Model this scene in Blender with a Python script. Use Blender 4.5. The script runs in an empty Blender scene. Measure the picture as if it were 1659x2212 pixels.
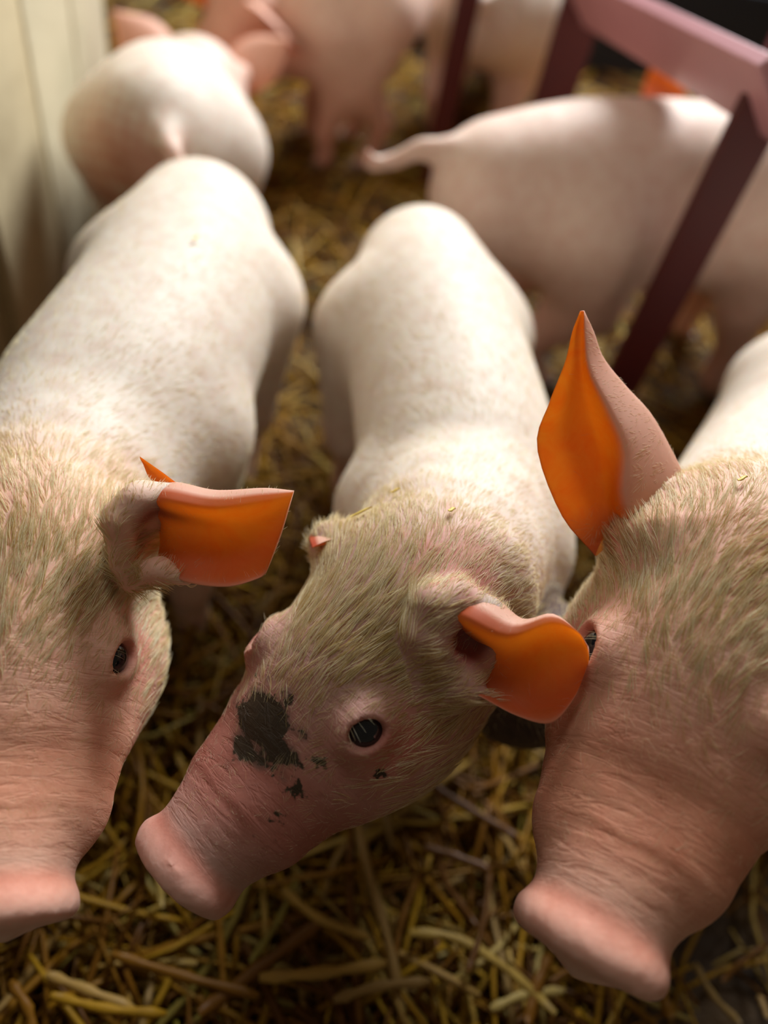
import bpy, bmesh, math, random, time
import numpy as np
from mathutils import Matrix, Vector, kdtree

T0 = time.time()
random.seed(7)
rng = np.random.default_rng(7)
SC = bpy.context.scene
COL = SC.collection

# ------------------------------------------------------------------ camera
CAM_H = 0.56                       # camera 56 cm above the pen floor, looking steeply down
FPX = 1700.0                       # focal length for a 1659 x 2212 frame
CX, CY = 829.5, 1106.0
_n = np.array([480. - CX, 2520. - CY, FPX]); _n /= np.linalg.norm(_n)
_up = -_n
_f = np.array([0, 0, 1.]); _Y = _f - _f.dot(_up) * _up; _Y /= np.linalg.norm(_Y)
_X = np.cross(_Y, _up)
if _X[0] < 0: _X = -_X
MC = np.stack([_X, _Y, _up])       # world = MC @ (right, down, forward)
CAMP = np.array([0, 0, CAM_H])
cam_data = bpy.data.cameras.new('camera')
cam = bpy.data.objects.new('camera', cam_data); COL.objects.link(cam)
cam_data.sensor_fit = 'VERTICAL'; cam_data.sensor_height = 24.0
cam_data.lens = FPX / 2212 * 24.0
cam_data.clip_start = 0.01
R = np.eye(4); R[:3, 0] = MC[:, 0]; R[:3, 1] = -MC[:, 1]; R[:3, 2] = -MC[:, 2]; R[:3, 3] = CAMP
cam.matrix_world = Matrix(R.tolist())
cam_data.dof.use_dof = True
cam_data.dof.focus_distance = 0.325
cam_data.dof.aperture_fstop = 1.9
SC.camera = cam

def ray(px, py): return MC @ np.array([px - CX, py - CY, FPX]) / FPX
def atz(px, py, z):
    v = ray(px, py); return CAMP + v * ((z - CAM_H) / v[2])
def atd(px, py, d): return CAMP + ray(px, py) * d
def proj(P):
    v = (np.asarray(P) - CAMP) @ MC
    return np.stack([v[..., 0] / v[..., 2] * FPX + CX, v[..., 1] / v[..., 2] * FPX + CY], -1), v[..., 2]

# ------------------------------------------------------------------ light
world = bpy.data.worlds.new('barn_air'); SC.world = world; world.use_nodes = True
bgn = world.node_tree.nodes['Background']
bgn.inputs[0].default_value = (1.0, 0.82, 0.60, 1); bgn.inputs[1].default_value = 0.095

def area(name, loc, target, size, energy, color):
    L = bpy.data.lights.new(name, 'AREA'); L.shape = 'RECTANGLE'
    L.size, L.size_y = size; L.energy = energy; L.color = color
    o = bpy.data.objects.new(name, L); COL.objects.link(o); o.location = loc
    o.rotation_euler = (Vector(target) - Vector(loc)).to_track_quat('-Z', 'Y').to_euler()
    return o
area('barn_window_light', (0.30, 2.25, 1.65), (0, 0.35, 0.2), (1.1, 0.6), 100, (0.94, 0.98, 1.0))
area('overhead_fill_light', (-0.5, 0.75, 1.9), (-0.05, 0.4, 0.2), (0.5, 0.5), 5, (1.0, 0.97, 0.92))  # added weak fill from above, stands for no visible window

cy = SC.cycles; cy.max_bounces = 6; cy.diffuse_bounces = 3; cy.glossy_bounces = 2; cy.transmission_bounces = 4
vs = SC.view_settings
SC.display_settings.display_device = 'sRGB'
vs.view_transform = 'Standard'; vs.look = 'None'; vs.exposure = 0.0; vs.gamma = 1.0; vs.use_curve_mapping = False

# ------------------------------------------------------------------ helpers
def meta(o, label=None, cat=None, group=None, kind=None):
    if label: o['label'] = label
    if cat: o['category'] = cat
    if group: o['group'] = group
    if kind: o['kind'] = kind
    return o

def mesh_from(name, V, faces, mats, parent=None, smooth=True, mi=None):
    me = bpy.data.meshes.new(name)
    me.from_pydata([tuple(v) for v in V] if not isinstance(V, list) else V, [], faces)
    for m in (mats if isinstance(mats, (list, tuple)) else [mats]): me.materials.append(m)
    if smooth: me.polygons.foreach_set('use_smooth', [True] * len(me.polygons))
    if mi is not None: me.polygons.foreach_set('material_index', mi)
    me.update()
    o = bpy.data.objects.new(name, me); COL.objects.link(o)
    if parent: o.parent = parent
    return o

def fast_mesh(name, V, Q, mats, parent=None, mi=None):
    """V (n,3), Q (m,4) quads"""
    me = bpy.data.meshes.new(name)
    V = np.ascontiguousarray(V, np.float32); Q = np.ascontiguousarray(Q, np.int32)
    me.vertices.add(len(V)); me.vertices.foreach_set('co', V.ravel())
    me.loops.add(Q.size); me.loops.foreach_set('vertex_index', Q.ravel())
    me.polygons.add(len(Q)); me.polygons.foreach_set('loop_start', np.arange(len(Q), dtype=np.int32) * Q.shape[1])
    me.polygons.foreach_set('use_smooth', np.ones(len(Q), bool))
    for m in (mats if isinstance(mats, (list, tuple)) else [mats]): me.materials.append(m)
    if mi is not None: me.polygons.foreach_set('material_index', np.asarray(mi, np.int32))
    me.update(calc_edges=True); me.validate()
    o = bpy.data.objects.new(name, me); COL.objects.link(o)
    if parent: o.parent = parent
    return o

def set_attr(o, name, arr, typ='FLOAT_COLOR'):
    a = o.data.attributes.new(name, typ, 'POINT')
    if typ == 'FLOAT_COLOR':
        c = np.ones((len(arr), 4), np.float32); c[:, :3] = arr; a.data.foreach_set('color', c.ravel())
    else: a.data.foreach_set('value', np.asarray(arr, np.float32))

def mat(name):
    m = bpy.data.materials.new(name); m.use_nodes = True
    nt = m.node_tree; nt.nodes.clear()
    out = nt.nodes.new('ShaderNodeOutputMaterial')
    return m, nt, out
def N(nt, typ, **kw):
    n = nt.nodes.new(typ)
    for k, v in kw.items():
        if k in n.inputs: n.inputs[k].default_value = v
        else: setattr(n, k, v)
    return n
def ramp(nt, fac, stops):
    r = nt.nodes.new('ShaderNodeValToRGB'); e = r.color_ramp.elements
    while len(e) < len(stops): e.new(0.5)
    for i, (p, c) in enumerate(stops):
        e[i].position = p; e[i].color = (*c, 1) if len(c) == 3 else c
    nt.links.new(fac, r.inputs[0]); return r
def noise(nt, scale, detail=4, rough=0.55, vec=None, **kw):
    n = N(nt, 'ShaderNodeTexNoise', Scale=scale, Detail=detail, Roughness=rough, **kw)
    if vec is None:
        tc = nt.nodes.new('ShaderNodeTexCoord'); vec = tc.outputs['Object']
    nt.links.new(vec, n.inputs['Vector']); return n
def mixc(nt, fac, a, b, mode='MIX'):
    m = nt.nodes.new('ShaderNodeMix'); m.data_type = 'RGBA'; m.blend_type = mode
    for s, v in ((0, fac), (6, a), (7, b)):
        if hasattr(v, 'links'): nt.links.new(v, m.inputs[s])
        elif isinstance(v, tuple): m.inputs[s].default_value = (*v, 1)
        else: m.inputs[s].default_value = v
    return m.outputs[2]
def math_(nt, op, a, b=None, c=None):
    m = nt.nodes.new('ShaderNodeMath'); m.operation = op
    for i, v in enumerate((a, b, c)):
        if v is None: continue
        if hasattr(v, 'links'): nt.links.new(v, m.inputs[i])
        else: m.inputs[i].default_value = v
    return m.outputs[0]

# ------------------------------------------------------------------ materials
def skin_material(name, sss=0.25, bump=0.35):
    m, nt, out = mat(name)
    at = N(nt, 'ShaderNodeAttribute', attribute_name='tint')
    dirt = N(nt, 'ShaderNodeAttribute', attribute_name='dirt')
    n1 = noise(nt, 38, 5); n2 = noise(nt, 9, 3)
    base = mixc(nt, math_(nt, 'MULTIPLY', n2.outputs[0], 0.16), at.outputs['Color'], (0.70, 0.38, 0.30))
    mo_ = ramp(nt, noise(nt, 85, 6, 0.65).outputs[0], [(0.36, (1, 1, 1)), (0.56, (0, 0, 0))])
    base = mixc(nt, math_(nt, 'MULTIPLY', mo_.outputs[0], 0.27), base, (0.72, 0.42, 0.34), 'MULTIPLY')
    sp = noise(nt, 380, 6, 0.7); sp2 = noise(nt, 130, 3, 0.6)
    th = math_(nt, 'ADD', math_(nt, 'MULTIPLY', sp.outputs[0], 0.45), math_(nt, 'MULTIPLY', sp2.outputs[0], 0.75))
    th = math_(nt, 'ADD', th, math_(nt, 'MULTIPLY', dirt.outputs['Fac'], 0.34))
    spk = ramp(nt, th, [(0.80, (0, 0, 0)), (0.86, (1, 1, 1))])
    gate = math_(nt, 'MULTIPLY', spk.outputs[0], math_(nt, 'GREATER_THAN', dirt.outputs['Fac'], 0.03))
    base = mixc(nt, gate, base, (0.045, 0.030, 0.016))
    p = N(nt, 'ShaderNodeBsdfPrincipled')
    p.inputs['Roughness'].default_value = 0.58
    p.inputs['Specular IOR Level'].default_value = 0.32
    p.inputs['Subsurface Weight'].default_value = sss
    p.inputs['Subsurface Radius'].default_value = (1.0, 0.30, 0.16)
    p.inputs['Subsurface Scale'].default_value = 0.009
    nt.links.new(base, p.inputs['Base Color'])
    nt.links.new(math_(nt, 'MULTIPLY', math_(nt, 'SUBTRACT', 1.0, gate), sss), p.inputs['Subsurface Weight'])
    vz = N(nt, 'ShaderNodeTexVoronoi', Scale=520.0)
    tc = nt.nodes.new('ShaderNodeTexCoord'); nt.links.new(tc.outputs['Object'], vz.inputs['Vector'])
    h = math_(nt, 'ADD', math_(nt, 'MULTIPLY', n1.outputs[0], 1.2), math_(nt, 'MULTIPLY', vz.outputs[0], 0.07))
    hl = N(nt, 'ShaderNodeAttribute', attribute_name='head_space')
    mp = N(nt, 'ShaderNodeMapping'); mp.inputs['Scale'].default_value = (330, 60, 60); nt.links.new(hl.outputs['Vector'], mp.inputs[0])
    cr = N(nt, 'ShaderNodeTexNoise', Scale=1.0, Detail=4.0, Roughness=0.6, Distortion=0.8); nt.links.new(mp.outputs[0], cr.inputs['Vector'])
    wr = N(nt, 'ShaderNodeAttribute', attribute_name='crease')
    crs = ramp(nt, cr.outputs[0], [(0.36, (0, 0, 0)), (0.52, (1, 1, 1))])
    h = math_(nt, 'ADD', h, math_(nt, 'MULTIPLY', math_(nt, 'MULTIPLY', crs.outputs[0], wr.outputs['Fac']), 0.34))
    b = N(nt, 'ShaderNodeBump', Strength=bump, Distance=0.0022)
    nt.links.new(h, b.inputs['Height']); nt.links.new(b.outputs[0], p.inputs['Normal'])
    nt.links.new(p.outputs[0], out.inputs[0])
    return m
SKIN = skin_material('pig_skin')

def ear_material():
    m, nt, out = mat('thin_ear_skin')
    at = N(nt, 'ShaderNodeAttribute', attribute_name='tint')
    inn = N(nt, 'ShaderNodeAttribute', attribute_name='inner')
    n2 = noise(nt, 26, 4)
    col = mixc(nt, math_(nt, 'MULTIPLY', n2.outputs[0], 0.5), at.outputs['Color'], (0.72, 0.26, 0.14))
    d = N(nt, 'ShaderNodeBsdfPrincipled'); d.inputs['Roughness'].default_value = 0.55
    d.inputs['Specular IOR Level'].default_value = 0.3
    nt.links.new(col, d.inputs['Base Color'])
    t = N(nt, 'ShaderNodeBsdfTranslucent')
    vein = noise(nt, 60, 5, 0.7, Distortion=1.5)
    tc_ = mixc(nt, ramp(nt, vein.outputs[0], [(0.35, (0, 0, 0)), (0.62, (1, 1, 1))]).outputs[0], (1.0, 0.42, 0.05), (1.0, 0.52, 0.09))
    nt.links.new(tc_, t.inputs['Color'])
    mx = nt.nodes.new('ShaderNodeMixShader')
    nt.links.new(math_(nt, 'MULTIPLY_ADD', inn.outputs['Fac'], 0.56, 0.26), mx.inputs[0])
    nt.links.new(d.outputs[0], mx.inputs[1]); nt.links.new(t.outputs[0], mx.inputs[2])
    nt.links.new(mx.outputs[0], out.inputs[0])
    return m
EAR = ear_material()

def simple(name, col, rough=0.5, spec=0.5, coat=0, bump=None, var=0.0, varc=None, vscale=20, metallic=0):
    m, nt, out = mat(name)
    p = N(nt, 'ShaderNodeBsdfPrincipled')
    p.inputs['Base Color'].default_value = (*col, 1); p.inputs['Roughness'].default_value = rough
    p.inputs['Specular IOR Level'].default_value = spec; p.inputs['Coat Weight'].default_value = coat
    p.inputs['Coat Roughness'].default_value = 0.03; p.inputs['Metallic'].default_value = metallic
    if varc:
        n = noise(nt, vscale, 6, 0.6)
        r = ramp(nt, n.outputs[0], [(0.38, (0, 0, 0)), (0.66, (1, 1, 1))])
        c = mixc(nt, math_(nt, 'MULTIPLY', r.outputs[0], var), col, varc); nt.links.new(c, p.inputs['Base Color'])
    if bump:
        n = noise(nt, bump[0], 5); b = N(nt, 'ShaderNodeBump', Strength=bump[1], Distance=bump[2])
        nt.links.new(n.outputs[0], b.inputs['Height']); nt.links.new(b.outputs[0], p.inputs['Normal'])
    nt.links.new(p.outputs[0], out.inputs[0]); return m

def hair_material(name, c1, c2):
    m, nt, out = mat(name)
    hi = nt.nodes.new('ShaderNodeHairInfo')
    n = noise(nt, 30, 3)
    f = math_(nt, 'ADD', math_(nt, 'MULTIPLY', hi.outputs['Random'], 0.8), math_(nt, 'MULTIPLY_ADD', n.outputs[0], 1.0, -0.42))
    col = mixc(nt, f, c1, c2)
    d = N(nt, 'ShaderNodeBsdfPrincipled'); d.inputs['Roughness'].default_value = 0.38
    d.inputs['Specular IOR Level'].default_value = 0.5
    t = N(nt, 'ShaderNodeBsdfTranslucent')
    nt.links.new(col, d.inputs['Base Color']); nt.links.new(col, t.inputs['Color'])
    mx = nt.nodes.new('ShaderNodeMixShader'); mx.inputs[0].default_value = 0.4
    nt.links.new(d.outputs[0], mx.inputs[1]); nt.links.new(t.outputs[0], mx.inputs[2])
    nt.links.new(mx.outputs[0], out.inputs[0]); return m
HAIR = hair_material('pale_bristle', (0.60, 0.43, 0.13), (1.0, 0.95, 0.72))
HAIR_DARK = hair_material('muddy_bristle', (0.10, 0.075, 0.06), (0.22, 0.17, 0.13))
EYE = simple('wet_dark_eye', (0.002, 0.003, 0.007), 0.04, 0.35, 0.5)
EYE_WHITE = simple('eye_white', (0.55, 0.50, 0.48), 0.15, 0.5, 0.8)
HOOF = simple('horn_hoof', (0.16, 0.10, 0.06), 0.5, 0.4)

# ------------------------------------------------------------------ signed distance fields
def smin(a, b, k):
    h = np.clip(0.5 + 0.5 * (b - a) / k, 0, 1)
    return b + (a - b) * h - k * h * (1 - h)
def smax(a, b, k): return -smin(-a, -b, k)

def sd_ell(P, c, r, F=None):
    q = P - c
    if F is not None: q = q @ F
    q = q / r
    k0 = np.sqrt((q * q).sum(1)) + 1e-9
    k1 = np.sqrt(((q / r) ** 2).sum(1)) + 1e-9
    return k0 * (k0 - 1) / k1
def sd_cone(P, a, b, ra, rb):
    ab = b - a; t = np.clip(((P - a) @ ab) / ab.dot(ab), 0, 1)
    d = P - a - t[:, None] * ab
    return np.sqrt((d * d).sum(1)) - (ra + (rb - ra) * t)
def sd_tube(P, pts, W, Hh, lat_ref=None):
    """elliptic tube along pts, half width W, half height Hh"""
    best = np.full(len(P), 1e9)
    for i in range(len(pts) - 1):
        a, b = pts[i], pts[i + 1]; ab = b - a; L2 = ab.dot(ab)
        t = np.clip(((P - a) @ ab) / L2, 0, 1)
        w = W[i] + (W[i + 1] - W[i]) * t; h = Hh[i] + (Hh[i + 1] - Hh[i]) * t
        T = ab / math.sqrt(L2)
        up = lat_ref if lat_ref is not None else np.array([0, 0, 1.])
        lat = np.cross(T, up); lat /= np.linalg.norm(lat); v = np.cross(lat, T)
        d = P - a - t[:, None] * ab
        m = (w + h) * 0.5
        q = np.sqrt((d @ lat / w) ** 2 + (d @ v / h) ** 2 + (d @ T / m) ** 2)
        best = np.minimum(best, (q - 1) * np.minimum(w, h))
    return best
def catmull(P, n):
    P = np.asarray(P, float); k = len(P)
    E = np.vstack([2 * P[0] - P[1], P, 2 * P[-1] - P[-2]]); out = []
    for s in np.linspace(0, k - 1, n):
        i = min(int(s), k - 2); t = s - i; a, b, c, d = E[i], E[i + 1], E[i + 2], E[i + 3]
        out.append(0.5 * ((2 * b) + (-a + c) * t + (2 * a - 5 * b + 4 * c - d) * t * t + (-a + 3 * b - 3 * c + d) * t ** 3))
    return np.array(out)

def eval_grid(sdf, lo, hi, h, B=6):
    n = (np.ceil((hi - lo) / (h * B)).astype(int)) * B
    nb = n // B
    gi = [np.arange(k) for k in nb]
    G = np.stack(np.meshgrid(*gi, indexing='ij'), -1).reshape(-1, 3)
    cen = lo + (G * B + (B - 1) / 2) * h
    dc = sdf(cen)
    act = np.abs(dc) < B * h * 1.25 + 0.006
    Fb = np.repeat(dc[:, None], B ** 3, 1).astype(np.float32)
    loc = np.stack(np.meshgrid(*[np.arange(B)] * 3, indexing='ij'), -1).reshape(-1, 3)
    idx = np.nonzero(act)[0]
    for s in range(0, len(idx), 2000):
        ii = idx[s:s + 2000]
        P = lo + (G[ii][:, None, :] * B + loc[None]) * h
        Fb[ii] = sdf(P.reshape(-1, 3)).reshape(len(ii), -1)
    F = Fb.reshape(*nb, B, B, B).transpose(0, 3, 1, 4, 2, 5).reshape(n)
    return F

def surface_nets(F, lo, h):
    S = F < 0
    c = S[:-1, :-1, :-1].astype(np.int8)
    tot = np.zeros_like(c)
    for dx in (0, 1):
        for dy in (0, 1):
            for dz in (0, 1):
                tot += S[dx:S.shape[0] - 1 + dx, dy:S.shape[1] - 1 + dy, dz:S.shape[2] - 1 + dz]
    active = (tot > 0) & (tot < 8)
    ids = np.full(active.shape, -1, np.int64)
    A = np.argwhere(active); ids[tuple(A.T)] = np.arange(len(A))
    acc = np.zeros((len(A), 3)); cnt = np.zeros(len(A))
    cor = [(x, y, z) for x in (0, 1) for y in (0, 1) for z in (0, 1)]
    for i in range(8):
        for j in range(i + 1, 8):
            ci, cj = np.array(cor[i]), np.array(cor[j])
            if np.abs(ci - cj).sum() != 1: continue
            a = F[tuple((A + ci).T)]; b = F[tuple((A + cj).T)]
            m = (a < 0) != (b < 0)
            t = np.where(m, a / np.where(m, a - b, 1), 0)
            acc[m] += ci + t[m, None] * (cj - ci); cnt[m] += 1
    V = lo + (A + acc / cnt[:, None]) * h
    quads = []
    for ax in range(3):
        s0 = [slice(None)] * 3; s1 = [slice(None)] * 3
        s0[ax] = slice(0, -1); s1[ax] = slice(1, None)
        m = S[tuple(s0)] != S[tuple(s1)]
        E = np.argwhere(m)
        o = [a for a in range(3) if a != ax]
        ok = (E[:, o[0]] > 0) & (E[:, o[1]] > 0) & (E[:, o[0]] < F.shape[o[0]] - 1) & (E[:, o[1]] < F.shape[o[1]] - 1)
        E = E[ok]
        def cell(d0, d1):
            q = E.copy(); q[:, o[0]] += d0; q[:, o[1]] += d1; return ids[tuple(q.T)]
        q = np.stack([cell(-1, -1), cell(0, -1), cell(0, 0), cell(-1, 0)], 1)
        flip = ~S[tuple(E.T)]
        if ax == 1: flip = ~flip
        q[flip] = q[flip][:, ::-1]
        quads.append(q)
    return V, np.vstack(quads)

def grad(sdf, P, e=4e-4):
    g = np.zeros_like(P)
    for a in range(3):
        d = np.zeros(3); d[a] = e
        g[:, a] = (sdf(P + d) - sdf(P - d)) / (2 * e)
    return g
def project(sdf, P, it=2):
    for _ in range(it):
        g = grad(sdf, P); d = sdf(P); s = d / np.maximum((g * g).sum(1), 0.25)
        P = P - np.clip(s, -0.002, 0.002)[:, None] * g
    return P
def subdivide(V, Q):
    E = np.vstack([Q[:, [0, 1]], Q[:, [1, 2]], Q[:, [2, 3]], Q[:, [3, 0]]]); E.sort(1)
    u, inv = np.unique(E, axis=0, return_inverse=True); inv = inv.ravel()
    n = len(V); m = len(Q); me = n + inv.reshape(4, m)
    Vn = np.vstack([V, (V[u[:, 0]] + V[u[:, 1]]) / 2, V[Q].mean(1)])
    c = n + len(u) + np.arange(m)
    Qn = np.vstack([np.stack([Q[:, i], me[i], c, me[(i + 3) % 4]], 1) for i in range(4)])
    return Vn, Qn

# ------------------------------------------------------------------ pig
def unit(v): v = np.asarray(v, float); return v / np.linalg.norm(v)

class Head:
    """frame: x forward to snout, y pig's left, z up"""
    def __init__(s, O, fwd, up, sc=1.0, jowl=1.0, mw=1.1):
        s.mw = mw
        f = unit(fwd); u = unit(np.asarray(up, float) - np.dot(up, f) * f); l = np.cross(u, f)
        s.O = np.asarray(O, float); s.F = np.stack([f, l, u], 1); s.sc = sc; s.jowl = jowl
    def w(s, *p): return s.O + s.F @ (np.array(p, float) * s.sc)
    def loc(s, P): return ((P - s.O) @ s.F) / s.sc
    EYEC = (0.010, 0.0315, 0.0150); EYER = 0.0092
    def sdf(s, P):
        q = s.loc(P); y0 = q[:, 1]; q = q.copy(); q[:, 1] = np.abs(y0)     # mirror
        A = np.array
        d = sd_ell(q, A([-.036, 0, .000]), A([.050, .043, .041]))
        d = smin(d, sd_ell(q, A([-.002, 0, -.006]), A([.045, .037, .036])), .02)
        mz = sd_tube(q, [A([.0, 0, -.012]), A([.03, 0, -.013]), A([.06, 0, -.0145]), A([.088, 0, -.0145])],
                     [.039 * s.mw, .036 * s.mw, .0300 * s.mw, .0245], [.036, .0325, .0275, .0235], lat_ref=A([0, 0, 1.]))
        d = smin(d, mz, .018)
        d = smin(d, sd_ell(q, A([-.012, .029, -.026]), A([.045, .026 * s.jowl, .029])), .018)
        d = smin(d, sd_cone(q, A([-.03, 0, -.044]), A([.066, 0, -.032]), .025, .0125), .012)
        # bridge ridge and cheek bone under the eye
        d = smin(d, sd_cone(q, A([.012, .020, -.004]), A([.055, .014, -.004]), .012, .008), .012)
        # snout disc
        qd = q - A([.100, 0, -.0145]); ang = 0.16
        ax = qd[:, 0] * math.cos(ang) - qd[:, 2] * math.sin(ang); az = qd[:, 0] * math.sin(ang) + qd[:, 2] * math.cos(ang)
        rr = np.sqrt((q[:, 1] / 1.13) ** 2 + az ** 2) - .0205
        dd = np.sqrt(np.maximum(rr, 0) ** 2 + np.maximum(np.abs(ax) - .0022, 0) ** 2) + np.minimum(np.maximum(rr, np.abs(ax) - .0022), 0) - .0042
        d = smin(d, dd, .0032)
        # wrinkles over the snout
        wz = np.exp(-((q[:, 0] - .078) / .015) ** 2) * (q[:, 2] > -.02)
        d = d + wz * .00013 * (q[:, 2] > -.005) * np.sin(q[:, 0] * 900 + np.sin(q[:, 1] * 120) * 1.6)
        # nostrils
        d = smax(d, -sd_ell(q, A([.107, .0095, -.0145]), A([.007, .0042, .0055])), .0018)
        # eye: lid mound, almond opening
        e = A(s.EYEC)
        d = smin(d, sd_ell(q, e + unit([.26, .74, .60]) * .0012, A([.0132, .0104, .0108])), .008)
        
        od = unit([.26, .74, .60]); fx = unit(np.cross(od, [0, 0.35, 1])); fz = np.cross(fx, od)
        Fo = np.stack([fx, od, fz], 1)
        d = smax(d, -sd_ell(q, e + od * .0108, A([.0088, .0088, .0066]), Fo), .0014)
        # mouth line
        mo = sd_cone(q, A([.020, .030, -.034]), A([.086, .0185, -.0285]), .0016, .0016)
        d = smax(d, -mo, .003)
        return d * s.sc

class Pig:
    def __init__(s, spine, head, legs=True, tail=None, ear_knobs=(), extra=(), sc=1.0, hip=1, sho=-2, legshift=(0, 0, 0, 0), hoofs=True):
        """spine: rows (x,y,z,w,h) from rump to nape"""
        S = np.array(spine, float); n = max(10, 3 * len(S))
        C = catmull(S, n); s.raw = S
        s.sp, s.W, s.Hh = C[:, :3], C[:, 3], C[:, 4]; s.head = head; s.knobs = ear_knobs; s.extra = extra; s.carve = []
        s.legs = []; s.hoof = []; s.sc = sc
        if legs:
            for kind, idx in (('h', hip), ('f', sho)):
                p = S[idx, :3]; nb = S[idx + 1, :3] if idx + 1 < len(S) and idx != -1 else S[idx, :3] + (S[idx, :3] - S[idx - 1, :3])
                t = (nb - p); t[2] = 0; t = unit(t); l = np.array([-t[1], t[0], 0]); w = S[idx, 3]
                for k, sg in enumerate((1, -1)):
                    sh = legshift[(0 if kind == 'h' else 2) + k]
                    top = p + l * sg * w * .62; top[2] = p[2] - .01 * sc
                    z = top[2]
                    g = lambda f, a, hgt: top + t * (f * sc + sh * (1 - hgt / z)) + l * sg * a * sc * 0.2 - np.array([0, 0, z - hgt])
                    if kind == 'h':
                        ch = [(g(0, 0, z), .046 * sc), (g(.022, 0, z * .60), .030 * sc), (g(-.018, .01, z * .37), .0155 * sc), (g(-.006, .01, z * .14), .0115 * sc), (g(.010, .01, .013), .0125 * sc)]
                    else:
                        ch = [(g(.0, 0, z), .036 * sc), (g(-.012, 0, z * .62), .024 * sc), (g(.004, .0, z * .33), .0155 * sc), (g(.0, .0, z * .14), .0115 * sc), (g(.010, .0, .013), .0125 * sc)]
                    s.legs.append(ch); s.hoof.append((ch[-1][0] + t * .004, t, sc))
        s.tail = tail or []
    def sdf(s, P):
        d = sd_tube(P, s.sp, s.W, s.Hh)
        h = s.head.sdf(P)
        d = smin(d, h, .026 * s.sc)
        for e in s.extra: d = smin(d, sd_ell(P, np.array(e[0]), np.array(e[1])), e[2])
        for ch in s.legs:
            l = None
            for i in range(len(ch) - 1):
                c = sd_cone(P, ch[i][0], ch[i + 1][0], ch[i][1], ch[i + 1][1])
                l = c if l is None else smin(l, c, .008)
            d = smin(d, l, .020 * s.sc)
        for a, b, ra, rb, k in s.knobs: d = smin(d, sd_cone(P, np.array(a), np.array(b), ra, rb), k)
        for c_, r_ in s.carve: d = smax(d, -(np.sqrt(((P - c_) ** 2).sum(1)) - r_), .004)
        if len(s.tail):
            for i in range(len(s.tail) - 1):
                a, b = s.tail[i], s.tail[i + 1]
                d = smin(d, sd_cone(P, np.array(a[0]), np.array(b[0]), a[1], b[1]), .008)
        return d
    def bounds(s):
        pts = [p for p in s.sp] + [s.head.w(.1, 0, 0), s.head.w(-.05, 0, 0)] + [c[0] for ch in s.legs for c in ch] + [np.array(t[0]) for t in s.tail]
        pts = np.array(pts); m = max(s.W.max(), s.Hh.max()) + .02
        lo = pts.min(0) - m; hi = pts.max(0) + m; lo[2] = max(lo[2], -.012)
        return lo, hi

def ear_mesh(rows, nu=26, nv=40, rim=None, tip=True):
    """rows: k x m x 3 world points, every row a closed ring; -> V, quads, inner flag per ring index"""
    rows = np.asarray(rows, float); k, m, _ = rows.shape
    R1 = np.stack([catmull(rows[:, j], nu) for j in range(m)], 1)     # nu x m x 3
    t = np.linspace(0, m, nv, endpoint=False); V = np.zeros((nu, nv, 3))
    for a, s_ in enumerate(t):
        i = int(s_); f = s_ - i
        p0, p1, p2, p3 = (R1[:, (i - 1) % m], R1[:, i % m], R1[:, (i + 1) % m], R1[:, (i + 2) % m])
        V[:, a] = 0.5 * ((2 * p1) + (-p0 + p2) * f + (2 * p0 - 5 * p1 + 4 * p2 - p3) * f * f + (-p0 + 3 * p1 - 3 * p2 + p3) * f ** 3)
    idx = np.arange(nu * nv).reshape(nu, nv); nx = np.roll(idx, -1, 1)
    Q = np.stack([idx[:-1], nx[:-1], nx[1:], idx[1:]], -1).reshape(-1, 4)
    Vf = V.reshape(-1, 3)
    c = len(Vf); Vf = np.vstack([Vf, V[-1].mean(0)[None]])
    last = idx[-1]
    cap = np.stack([last[0::2], last[1::2], np.roll(last, -2)[0::2], np.full(nv // 2, c)], 1)
    Q = np.vstack([Q, cap])
    ringpos = np.concatenate([np.tile(t / m, nu), [0.3]])
    along = np.concatenate([np.repeat(np.linspace(0, 1, nu), nv), [1.0]])
    return Vf, Q, ringpos, along

PALE = np.array([0.81, 0.725, 0.62]); PINK = np.array([0.60, 0.24, 0.145]); ROSY = np.array([0.56, 0.13, 0.085])
DISC = np.array([0.76, 0.17, 0.09]); MUD = np.array([0.050, 0.046, 0.032])

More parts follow.
